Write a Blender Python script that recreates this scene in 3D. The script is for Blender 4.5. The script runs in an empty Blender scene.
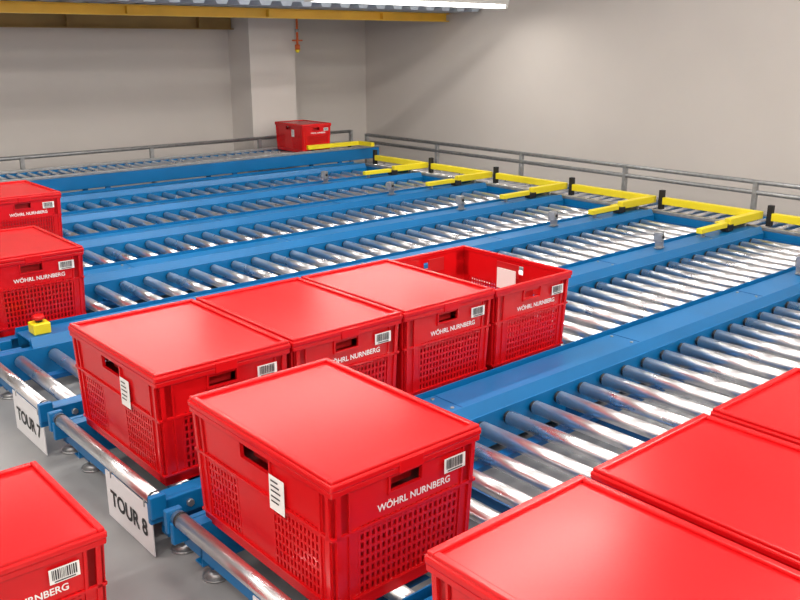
import bpy, bmesh, math, random
from mathutils import Vector, Matrix
random.seed(3)
sc=bpy.context.scene
sc.view_settings.view_transform='Standard'
COL=sc.collection
# ---------------- materials
def mat(name,col,rough=.5,metal=0,noise=0,nscale=20,emit=None,es=1,bump=0,coat=0,rvar=0):
    m=bpy.data.materials.new(name);m.use_nodes=True
    nt=m.node_tree;b=nt.nodes['Principled BSDF']
    b.inputs['Base Color'].default_value=(*col,1);b.inputs['Roughness'].default_value=rough;b.inputs['Metallic'].default_value=metal
    b.inputs['Coat Weight'].default_value=coat
    if emit:
        b.inputs['Emission Color'].default_value=(*emit,1);b.inputs['Emission Strength'].default_value=es
    if noise or bump or rvar:
        tc=nt.nodes.new('ShaderNodeTexCoord');n=nt.nodes.new('ShaderNodeTexNoise')
        n.inputs['Scale'].default_value=nscale;n.inputs['Detail'].default_value=6
        nt.links.new(tc.outputs['Object'],n.inputs['Vector'])
        if noise:
            r=nt.nodes.new('ShaderNodeValToRGB')
            r.color_ramp.elements[0].position=.3;r.color_ramp.elements[1].position=.7
            r.color_ramp.elements[0].color=(*[c*(1-noise) for c in col],1)
            r.color_ramp.elements[1].color=(*[min(1,c*(1+noise)) for c in col],1)
            nt.links.new(n.outputs['Fac'],r.inputs['Fac']);nt.links.new(r.outputs['Color'],b.inputs['Base Color'])
        if rvar:
            mr=nt.nodes.new('ShaderNodeMapRange')
            mr.inputs['To Min'].default_value=rough-rvar;mr.inputs['To Max'].default_value=rough+rvar
            nt.links.new(n.outputs['Fac'],mr.inputs['Value']);nt.links.new(mr.outputs['Result'],b.inputs['Roughness'])
        if bump:
            bp=nt.nodes.new('ShaderNodeBump');bp.inputs['Strength'].default_value=bump;bp.inputs['Distance'].default_value=.01
            nt.links.new(n.outputs['Fac'],bp.inputs['Height']);nt.links.new(bp.outputs['Normal'],b.inputs['Normal'])
    return m
M={}
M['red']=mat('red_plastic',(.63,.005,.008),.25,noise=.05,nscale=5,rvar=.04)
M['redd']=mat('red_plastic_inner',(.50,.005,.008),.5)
M['white']=mat('white_print',(.85,.85,.83),.6)
M['signw']=mat('sign_board_white',(.78,.78,.80),.6)
M['black']=mat('black_plastic',(.012,.012,.014),.5)
M['blue']=mat('blue_paint',(.002,.148,.39),.36,noise=.08,nscale=4)
M['blued']=mat('dark_blue_paint',(.002,.10,.30),.42)
M['steel']=mat('zinc_roller_steel',(.88,.88,.90),.29,metal=.95,rvar=.08,nscale=6)
M['galv']=mat('galvanised_steel',(.42,.43,.44),.45,metal=.8,noise=.15,nscale=30)
M['yellow']=mat('yellow_paint',(.85,.70,.02),.4)
M['ybeam']=mat('ochre_beam_paint',(.85,.52,.05),.5,noise=.1,nscale=3)
M['brown']=mat('brown_ledger_paint',(.42,.27,.09),.6,noise=.15,nscale=3)
M['wall']=mat('wall_plaster',(.63,.59,.555),.9,noise=.03,nscale=1.2,bump=.05)
M['wall2']=mat('wall_plaster_light',(.71,.67,.635),.9,noise=.03,nscale=1.5,bump=.05)
M['floor']=mat('grey_concrete',(.31,.315,.32),.55,noise=.12,nscale=3,rvar=.1)
M['ceil']=mat('white_ceiling',(.75,.74,.72),.9,noise=.02)
M['deck']=mat('corrugated_deck',(.42,.48,.56),.5,metal=.2,noise=.1,nscale=4)
M['lamp']=mat('fluorescent_tube',(1,1,1),.5,emit=(1,.95,.88),es=9)
M['lampbody']=mat('lamp_housing',(.7,.7,.68),.5)
M['orange']=mat('orange_pipe_paint',(.7,.14,.03),.45)
M['estop']=mat('red_button',(.7,.01,.01),.3)
# ---------------- mesh builder
class MB:
    def __init__(s): s.bm=bmesh.new();s.mats=[]
    def mi(s,k):
        if k not in s.mats:s.mats.append(k)
        return s.mats.index(k)
    def box(s,x0,x1,y0,y1,z0,z1,k,bev=0,tf=None):
        r=bmesh.ops.create_cube(s.bm,size=1)
        vs=r['verts']
        for v in vs:
            v.co=Vector((x0+(v.co.x+.5)*(x1-x0),y0+(v.co.y+.5)*(y1-y0),z0+(v.co.z+.5)*(z1-z0)))
        fs=list({f for v in vs for f in v.link_faces})
        i=s.mi(k)
        for f in fs:f.material_index=i
        if bev:
            es=list({e for v in vs for e in v.link_edges})
            rr=bmesh.ops.bevel(s.bm,geom=es,offset=bev,segments=2,affect='EDGES',profile=.5)
            for f in rr['faces']:f.material_index=i
            vs=list({v for f in rr['faces'] for v in f.verts})
        if tf:
            for v in vs:v.co=tf(v.co)
        return vs
    def cyl(s,p0,p1,r,k,seg=16,r2=None,smooth=True):
        p0=Vector(p0);p1=Vector(p1);d=p1-p0
        q=bmesh.ops.create_cone(s.bm,cap_ends=True,segments=seg,radius1=r,radius2=r if r2 is None else r2,depth=d.length)
        R=d.to_track_quat('Z','Y').to_matrix().to_4x4();T=Matrix.Translation((p0+p1)/2)@R
        bmesh.ops.transform(s.bm,matrix=T,verts=q['verts'])
        i=s.mi(k)
        for f in {f for v in q['verts'] for f in v.link_faces}:
            f.material_index=i
            if smooth and len(f.verts)==4:f.smooth=True
    def prism(s,prof,x0,x1,k,axis='X'):
        i=s.mi(k)
        def P(a,b,t): return (t,a,b) if axis=='X' else (a,t,b)
        A=[s.bm.verts.new(P(a,b,x0)) for a,b in prof];B=[s.bm.verts.new(P(a,b,x1)) for a,b in prof]
        n=len(prof);fs=[]
        for j in range(n):fs.append(s.bm.faces.new((A[j],A[(j+1)%n],B[(j+1)%n],B[j])))
        fs.append(s.bm.faces.new(A[::-1]));fs.append(s.bm.faces.new(B))
        for f in fs:f.material_index=i
        bmesh.ops.recalc_face_normals(s.bm,faces=fs)
    def mesh(s,name):
        me=bpy.data.meshes.new(name);s.bm.to_mesh(me);s.bm.free()
        for k in s.mats:me.materials.append(M[k])
        return me
    def addmesh(s,me,mtx,k):
        i=s.mi(k);me=me.copy();me.transform(mtx)
        n0=len(s.bm.faces);s.bm.from_mesh(me);s.bm.faces.ensure_lookup_table()
        for f in s.bm.faces[n0:]:f.material_index=i
        bpy.data.meshes.remove(me)
def obj(name,me,loc=(0,0,0),rz=0,parent=None):
    o=bpy.data.objects.new(name,me);COL.objects.link(o);o.location=loc;o.rotation_euler=(0,0,rz)
    if parent:o.parent=parent
    return o
def textmesh(s,width,off=.02):
    c=bpy.data.curves.new('t','FONT');c.body=s;c.align_x='CENTER';c.align_y='CENTER';c.offset=off
    o=bpy.data.objects.new('t',c);COL.objects.link(o)
    dg=bpy.context.evaluated_depsgraph_get();dg.update()
    me=bpy.data.meshes.new_from_object(o.evaluated_get(dg))
    bpy.data.objects.remove(o)
    xs=[v.co.x for v in me.vertices];w=max(xs)-min(xs)
    k=width/w;cx=(max(xs)+min(xs))/2
    me.transform(Matrix.Scale(k,4)@Matrix.Translation((-cx,0,0)))
    return me
TXT=textmesh("W\u00d6HRL NURNBERG",.215)
RX=Matrix.Rotation(math.pi/2,4,'X')
def facing(d):
    ang={'-y':0,'+x':math.pi/2,'+y':math.pi,'-x':-math.pi/2}[d]
    return Matrix.Rotation(ang,4,'Z')@RX
# ---------------- crate
LX,LY,H=.435,.60,.34
HB=.315
TP=.955
def crate_mesh(lid=True):
    m=MB()
    hx,hy=LX/2-.010,LY/2-.010
    def tf(c):
        f=TP+(1-TP)*(c.z/HB); return Vector((c.x*f,c.y*f,c.z))
    t=.004
    m.box(-hx+.003,hx-.003,-hy+.003,hy-.003,0,.006,'red',tf=tf)
    def wall(face):
        L = hx if face in('-y','+y') else hy
        D = hy if face in('-y','+y') else hx
        def b(u0,u1,z0,z1,d0,d1,k='red',bev=0):
            if face=='-y': m.box(u0,u1,-D-d1,-D-d0,z0,z1,k,bev,tf)
            if face=='+y': m.box(-u1,-u0,D+d0,D+d1,z0,z1,k,bev,tf)
            if face=='-x': m.box(-D-d1,-D-d0,-u1,-u0,z0,z1,k,bev,tf)
            if face=='+x': m.box(D+d0,D+d1,u0,u1,z0,z1,k,bev,tf)
        b(-L,-L+.05,0,HB,-t,0);b(L-.035,L,0,HB,-t,0)
        b(-L,L,0,.035,-t,0)
        b(-L,L,.205,.262,-t,0)
        hw=.045 if L==hx else .06
        hc=-.01 if L==hx else 0
        b(-L,hc-hw,.262,HB,-t,0);b(hc+hw,L,.262,HB,-t,0)
        b(hc-hw,hc+hw,.29 if L==hx else .30,HB,-t,0)
        b(hc-hw-.006,hc+hw+.006,.255,.262,0,.006)
        b(hc-hw-.006,hc-hw,.262,.30,0,.006);b(hc+hw,hc+hw+.006,.262,.30,0,.006)
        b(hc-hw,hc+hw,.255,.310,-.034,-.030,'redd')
        b(-L-.006,L+.006,.300,.314,0,.008,bev=.002)
        b(-L-.004,L+.004,.196,.203,0,.006)
        b(-L-.004,L+.004,.028,.034,0,.006)
        for s in(-1,1):
            b(s*(L-.012)-.006,s*(L-.012)+.006,.034,.300,0,.006)
            b(s*(L-.042)-.003,s*(L-.042)+.003,.034,.300,0,.005)
        a0=-L+.05;a1=L-.035
        if L==hy:
            pa,pb=(-.10,.06); b(pa,pb,.035,.205,-t,0)
            segs=[(a0,pa),(pb,a1)]
        else: segs=[(a0+.02,a1)];b(a0,a0+.02,.035,.205,-t,0)
        for s0,s1 in segs:
            n=max(2,int((s1-s0)/.0150));p=(s1-s0)/n
            for i in range(n+1):
                x=s0+i*p; b(x-.0036,x+.0036,.035,.205,-t,0.001)
            for z in(.056,.078,.100,.122,.144,.166,.187):
                b(s0,s1,z-.0035,z+.0035,-t,.0005)
    for f in('-y','+y','-x','+x'):wall(f)
    def put(face,u,z,what):
        D=(hy if face in('-y','+y') else hx)*(TP+(1-TP)*z/HB)+.0015
        base={'-y':Vector((u,-D,z)),'+y':Vector((-u,D,z)),'-x':Vector((-D,-u,z)),'+x':Vector((D,u,z))}[face]
        T=Matrix.Translation(base)@facing(face)
        if what=='txt': m.addmesh(TXT,T,'white')
        else:
            w,h=(.066,.036) if what=='bar' else (.06,.085)
            def quad(x0,x1,y0,y1,zo,k):
                vs=[m.bm.verts.new(T@Vector((a,b_,zo))) for a,b_ in((x0,y0),(x1,y0),(x1,y1),(x0,y1))]
                f=m.bm.faces.new(vs);f.material_index=m.mi(k)
            quad(-w/2,w/2,-h/2,h/2,.006,'white')
            if what=='bar':
                x=-w/2+.006
                while x<w/2-.008:
                    ww=random.choice([.001,.0018,.003]);quad(x,x+ww,-h/2+.009,h/2-.003,.007,'black');x+=ww+random.choice([.0013,.002])
                quad(-w/2+.01,w/2-.01,-h/2+.003,-h/2+.006,.007,'black')
            else:
                for zz in(.028,.016,.004,-.01,-.022): quad(-w/2+.008,w/2-.012-abs(zz)*.4,zz,zz+.004,.007,'black')
    put('-y',.02,.228,'txt');put('-y',.135,.268,'bar')
    put('+x',.10,.228,'txt');put('+x',.20,.268,'bar')
    put('+y',.02,.228,'txt');put('-x',.09,.225,'lab')
    if lid:
        a,b=LX/2,LY/2
        m.box(-a,a,-b,b,.314,.332,'red',bev=.005)
        m.box(-a+.004,a-.004,-b+.004,-b+.020,.330,.340,'red',bev=.003)
        m.box(-a+.004,a-.004,b-.020,b-.004,.330,.340,'red',bev=.003)
        m.box(-a+.004,-a+.020,-b+.020,b-.020,.330,.3398,'red',bev=.003)
        m.box(a-.020,a-.004,-b+.020,b-.020,.330,.3398,'red',bev=.003)
        for s in(-1,1):
            m.box(-.035,.035,s*(b-.002)-.004,s*(b-.002)+.004,.300,.330,'red',bev=.002)
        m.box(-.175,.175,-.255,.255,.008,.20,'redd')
    else:
        for (x0,x1,y0,y1) in((-hx-.01,hx+.01,-hy-.01,-hy+.006),(-hx-.01,hx+.01,hy-.006,hy+.01),(-hx-.01,-hx+.006,-hy,hy),(hx-.006,hx+.01,-hy,hy)):
            m.box(x0,x1,y0,y1,.312,.330,'red',bev=.003)
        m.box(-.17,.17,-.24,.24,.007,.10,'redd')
        m.box(-.10,.06,.05,.22,.101,.108,'white');m.box(.165,.170,-.05,.05,.20,.285,'white')
    return m.mesh('crate_lidded' if lid else 'crate_open')
CR=crate_mesh(True);CO=crate_mesh(False)
ZR=.175
def crate(x0,yc,z=ZR+.001,open_=False,rz=0,sc_=1,name='red_crate'):
    o=obj(name,CO if open_ else CR,(x0+LX/2,yc,z),rz)
    o.scale=(sc_,)*3
    return o
YA,YB,YC,PT=1.53,2.345,3.16,.815
crate(.925,1.575)
for i in range(4): crate(.925+i*.440,2.355,open_=(i==3))
for i in range(4): crate(.905+i*.468,.68)
crate(.96,3.99)
crate(1.43,5.50)
obj('red_crate',CR,(.33,1.92,.001),-math.pi/2)
# ---------------- roller lanes
X0,X1=.91,5.40
def lane_mesh():
    m=MB()
    x=1.0
    while x<X1-.05:
        m.cyl((x,-.272,ZR-.024),(x,.272,ZR-.024),.024,'steel',20)
        for s in(-1,1):
            m.cyl((x,s*.272,ZR-.024),(x,s*.284,ZR-.024),.021,'black',10)
            m.cyl((x,s*.284,ZR-.024),(x,s*.292,ZR-.024),.008,'galv',8)
        x+=.132
    for s in(-1,1):
        y=s*.292
        m.box(X0,X1,min(y,y+s*.005),max(y,y+s*.005),.065,.178,'blue')
        m.box(X0,X1,min(y,y+s*.040),max(y,y+s*.040),.178,.183,'blue')
        m.box(X0,X1,min(y,y+s*.040),max(y,y+s*.040),.060,.065,'blue')
        for xx in(.96,2.4,3.9,5.25):
            yy=s*.318
            m.box(xx-.02,xx+.02,yy-.02,yy+.02,.036,.062,'blued')
            m.cyl((xx,yy,.012),(xx,yy,.04),.008,'galv',10)
            m.cyl((xx,yy,0),(xx,yy,.007),.038,'galv',20)
            m.cyl((xx,yy,.007),(xx,yy,.018),.034,'galv',20,r2=.012)
        m.box(X0-.055,X0+.12,min(s*.352,s*.334),max(s*.352,s*.334),.125,.185,'blue',bev=.003)
        m.box(X0-.06,X0-.015,min(s*.372,s*.352),max(s*.372,s*.352),.150,.215,'blue',bev=.003)
        m.cyl((X0+.06,s*.352,.155),(X0+.06,s*.362,.155),.011,'galv',6)
    for xx in(1.05,1.7,2.4,3.15,3.9,4.6,5.25):
        m.box(xx-.018,xx+.018,-.292,.292,.068,.098,'blued')
    m.box(X0,X0+.03,-.39,.39,.085,.120,'blue')
    for yy in(-.15,.15): m.box(X0+.15,X1-.02,yy-.02,yy+.02,.100,.118,'blued')
    m.cyl((X0-.030,-.352,.190),(X0-.030,.352,.190),.0205,'steel',20)
    for s in(-1,1):m.cyl((X0-.030,s*.330,.190),(X0-.030,s*.338,.190),.0215,'black',20)
    m.prism([(.297,.183),(.318,.222),(.322,.222),(.322,.183)],X0+.15,X1,'blue')
    m.prism([(.334,.150),(.334,.205),(.338,.209),(.478,.209),(.482,.205),(.482,.150),(.478,.150),(.478,.203),(.338,.203),(.338,.150)],X0+.15,X1,'blue')
    m.prism([(.493,.183),(.493,.222),(.497,.222),(.518,.183)],X0+.15,X1,'blue')
    for xx in(1.9,2.9,3.9,4.9):
        m.box(xx-.002,xx+.002,.336,.480,.2085,.2105,'blued')
        for yy in(.36,.455):m.cyl((xx-.03,yy,.209),(xx-.03,yy,.213),.007,'galv',6)
    m.box(X1-.006,X1,-.292,.292,.10,.15,'blued')
    return m.mesh('lane')
LM=lane_mesh()
lanes=[YA-2*PT,YA-PT]+[YA+i*PT for i in range(0,7)]
for y in lanes: obj('roller_conveyor_lane',LM,(0,y,0))
def sign(yc,s):
    w=.30
    m=MB();m.box(-.0015,.0015,-w/2,w/2,-.150,0.0,'signw')
    tm=textmesh(s,.24,.03)
    m.addmesh(tm,Matrix.Translation((-.003,0,-.080))@facing('-x'),'black')
    for yy in(-.11,.11):m.cyl((-.001,yy,-.012),(-.001,yy,.015),.003,'galv',8)
    obj('lane_sign',m.mesh('sign'),(X0-.035,yc-.165,.155))
for yc,s in ((YA,'TOUR 9'),(YB,'TOUR 8'),(YC,'TOUR 7'),(YC+PT,'TOUR 6')): sign(yc,s)
m=MB();m.box(-.035,.035,-.035,.035,0,.045,'yellow',bev=.004);m.cyl((0,0,.045),(0,0,.058),.014,'black');m.cyl((0,0,.058),(0,0,.075),.025,'estop',20,r2=.021)
obj('emergency_stop_button',m.mesh('estop'),(1.13,YC+PT/2,.2105))
def sensor():
    m=MB();m.box(-.035,.035,-.02,.02,0,.004,'galv');m.box(-.004,0,-.025,.025,.004,.10,'galv')
    m.box(-.040,-.004,-.024,.024,.040,.098,'galv',bev=.003);m.cyl((-.02,-.024,.07),(-.02,-.030,.07),.010,'black',12)
    return m.mesh('sensor')
SM=sensor()
for i,y in enumerate(lanes[1:-1]):
    obj('photo_sensor_bracket',SM,(4.40+.04*(i%2),y+PT/2+.01,.214),.2)
# ---------------- yellow end guards
def guard():
    m=MB()
    m.box(.37,.415,-.34,.40,.240,.290,'yellow',bev=.003)
    m.box(0,.37,-.34,-.295,.240,.290,'yellow',bev=.003)
    m.box(.05,.37,-.295,-.20,.240,.246,'yellow')
    m.box(-.04,.03,-.345,-.290,.214,.255,'black',bev=.003)
    m.box(.375,.410,.40,.435,.20,.34,'black',bev=.003)
    m.box(-.34,-.04,-.340,-.300,.240,.272,'yellow',bev=.003)
    for xx in(-.30,.2):
        m.box(xx,xx+.02,-.33,-.31,.214,.241,'galv')
    return m.mesh('guard')
GM=guard()
for y in lanes[1:]: obj('yellow_end_guard',GM,(5.15,y-.085,0))
# guard beside the wall conveyor
m=MB();m.box(0,.62,0,.04,.365,.405,'yellow',bev=.003);m.box(.62,.66,-.20,.04,.365,.405,'yellow',bev=.003)
for xx in(.05,.5):m.box(xx,xx+.03,.01,.03,.353,.366,'black')
obj('yellow_end_guard',m.mesh('guard_wall'),(4.92,7.005,0))
def conv(length,width,ztop,pitch,name,loc,rz):
    m=MB();n=int(length/pitch)
    for i in range(n):
        x=(i+.5)*pitch
        m.cyl((x,-width/2+.01,ztop-.02),(x,width/2-.01,ztop-.02),.02,'steel',10)
        for s in(-1,1):m.cyl((x,s*(width/2-.012),ztop-.02),(x,s*(width/2-.001),ztop-.02),.017,'black',8)
    for s in(-1,1):
        y=s*width/2
        m.box(0,length,min(y,y+s*.03),max(y,y+s*.03),ztop-.11,ztop-.002,'blue',bev=.003)
        m.box(0,length,min(y,y+s*.03),max(y,y+s*.03),ztop-.001,ztop+.022,'galv',bev=.003)
    x=.3
    while x<length:
        for s in(-1,1):
            y=s*(width/2+.015);m.box(x-.02,x+.02,y-.012,y+.012,.015,ztop-.11,'blued');m.cyl((x,y,0),(x,y,.015),.03,'galv',14)
        m.box(x-.015,x+.015,-width/2,width/2,ztop-.11,ztop-.08,'blued')
        x+=1.2
    return obj(name,m.mesh(name),loc,rz)
conv(8.3,.44,.19,.10,'cross_roller_conveyor',(5.68,-1.4,0),math.pi/2)
conv(8.0,.46,.33,.085,'wall_roller_conveyor',(-2.2,7.26,0),0)
def rail(name,p0,p1,z0,zs,sp):
    m=MB();p0=Vector(p0);p1=Vector(p1);d=(p1-p0);L=d.length;d.normalize()
    for z in zs:
        m.cyl(p0+Vector((0,0,z)),p1+Vector((0,0,z)),.017,'galv',12)
    n=int(L/sp)
    for i in range(n+1):
        p=p0+d*(L*i/n)
        m.box(p.x-.016,p.x+.016,p.y-.016,p.y+.016,z0,max(zs)+.012,'galv')
        m.box(p.x-.04,p.x+.04,p.y-.04,p.y+.04,z0,z0+.008,'galv')
    return obj(name,m.mesh(name))
rail('guard_rail',(6.04,-1.4,0),(6.04,7.5,0),0,(.40,.325),1.1)
rail('guard_rail',(-2.2,7.60,0),(5.9,7.60,0),0,(.44,),1.1)
crate(4.82,7.26,.334,sc_=.80)
# ---------------- room
def slab(name,x0,x1,y0,y1,z0,z1,k):
    m=MB();m.box(x0,x1,y0,y1,z0,z1,k);return obj(name,m.mesh(name))
XW,YW=6.6,8.2;XN,YN=-2.6,-2.2;HT=3.3
slab('floor',XN,XW,YN,YW,-.1,0,'floor')
slab('wall_right',XW,XW+.15,YN,YW+.15,-.1,HT,'wall')
slab('wall_back',XN,XW,YW,YW+.15,-.1,HT,'wall')
slab('wall_left',XN-.15,XN,YN,YW+.15,-.1,HT,'wall')
slab('wall_front',XN-.15,XW+.15,YN-.15,YN,-.1,HT,'wall')
slab('ceiling',XN-.15,XW+.15,YN-.15,YW+.15,HT,HT+.1,'ceil')
CZ=1.36
ZD=CZ+.288
slab('wall_pillar',4.80,5.34,7.80,YW,0,ZD-.002,'wall2')
m=MB();pts=[];x=XN+.01
xe=XW-.01
while x<xe-.005:
    for dx,dz in((0,0),(.08,0),(.10,.035),(.18,.035)):
        pts.append((min(x+dx,xe),ZD+dz))
    x+=.20
m.prism(pts+[(xe,ZD+.08),(XN+.01,ZD+.08)],6.30,YW-.005,'deck',axis='Y')
obj('mezzanine_deck',m.mesh('deck'))
def ibeam(name,x0,x1,y,z0,h,w,k):
    m=MB();m.box(x0,x1,y-w/2,y+w/2,z0,z0+.010,k);m.box(x0,x1,y-w/2,y+w/2,z0+h-.010,z0+h,k);m.box(x0,x1,y-.006,y+.006,z0+.010,z0+h-.010,k)
    xx=x0+.5
    while xx<x1:
        m.box(xx-.005,xx+.005,y-w/2,y+w/2,z0+.010,z0+h-.010,k);xx+=1.3
    return obj(name,m.mesh(name))
ibeam('mezzanine_beam',XN+.01,XW-.01,6.86,CZ+.205,.081,.10,'ybeam')
ibeam('mezzanine_ledger_beam',XN+.01,4.79,8.12,CZ+.125,.160,.12,'brown')
m=MB();px,py=5.28,7.66
m.cyl((px,py,ZD),(px,py,CZ-.02),.012,'orange');m.cyl((px,py,CZ-.02),(px,py,CZ-.07),.026,'orange');m.cyl((px,py,CZ-.07),(px,py,CZ-.10),.03,'yellow',r2=.012)
m.cyl((px,py,CZ+.10),(px,py,CZ+.13),.022,'galv');m.cyl((px-.06,py,CZ+.02),(px+.06,py,CZ+.02),.008,'orange')
obj('sprinkler_drop_pipe',m.mesh('sprinkler'))
def lamp(x0,x1,y,z,power):
    m=MB();m.box(x0,x1,y-.06,y+.06,z+.03,z+.07,'lampbody',bev=.004)
    m.cyl((x0+.03,y-.03,z+.012),(x1-.03,y-.03,z+.012),.013,'lamp',12);m.cyl((x0+.03,y+.03,z+.012),(x1-.03,y+.03,z+.012),.013,'lamp',12)
    for xx in(x0,x1-.03):m.box(xx,xx+.03,y-.05,y+.05,z-.002,z+.03,'lampbody')
    for xx in(x0+.3,x1-.3):m.cyl((xx,y,z+.07),(xx,y,HT),.004,'galv',8)
    o=obj('fluorescent_lamp',m.mesh('lamp'))
    l=bpy.data.lights.new('lamp_light','AREA');l.shape='RECTANGLE';l.size=x1-x0;l.size_y=.12;l.energy=power;l.color=(1,.945,.88)
    lo=bpy.data.objects.new('lamp_light',l);COL.objects.link(lo);lo.location=((x0+x1)/2,y,z-.01);lo.parent=o
for y,p in((-1.3,60),(1.2,38),(3.4,35)):
    for x in(-2.2,.8,3.4): lamp(x,x+1.8,y,3.12,p*(1.35 if x<0 else .92))
lamp(4.0,6.15,5.65,CZ+.295,17)
lamp(.8,2.95,5.65,CZ+.295,15)
lamp(1.5,3.6,4.05,CZ+.34,8)  # added lamp just above the view, for highlights on crate lids and rollers
w=bpy.data.worlds.new('w');sc.world=w;w.use_nodes=True
w.node_tree.nodes['Background'].inputs[0].default_value=(.6,.62,.65,1);w.node_tree.nodes['Background'].inputs[1].default_value=.3
cd=bpy.data.cameras.new('cam');cd.sensor_width=36;cd.lens=875/800*36;cd.clip_start=.02
co=bpy.data.objects.new('camera',cd);COL.objects.link(co)
co.location=(0,0,CZ);co.rotation_euler=(math.radians(90-16.4),0,math.radians(-41))
sc.camera=co
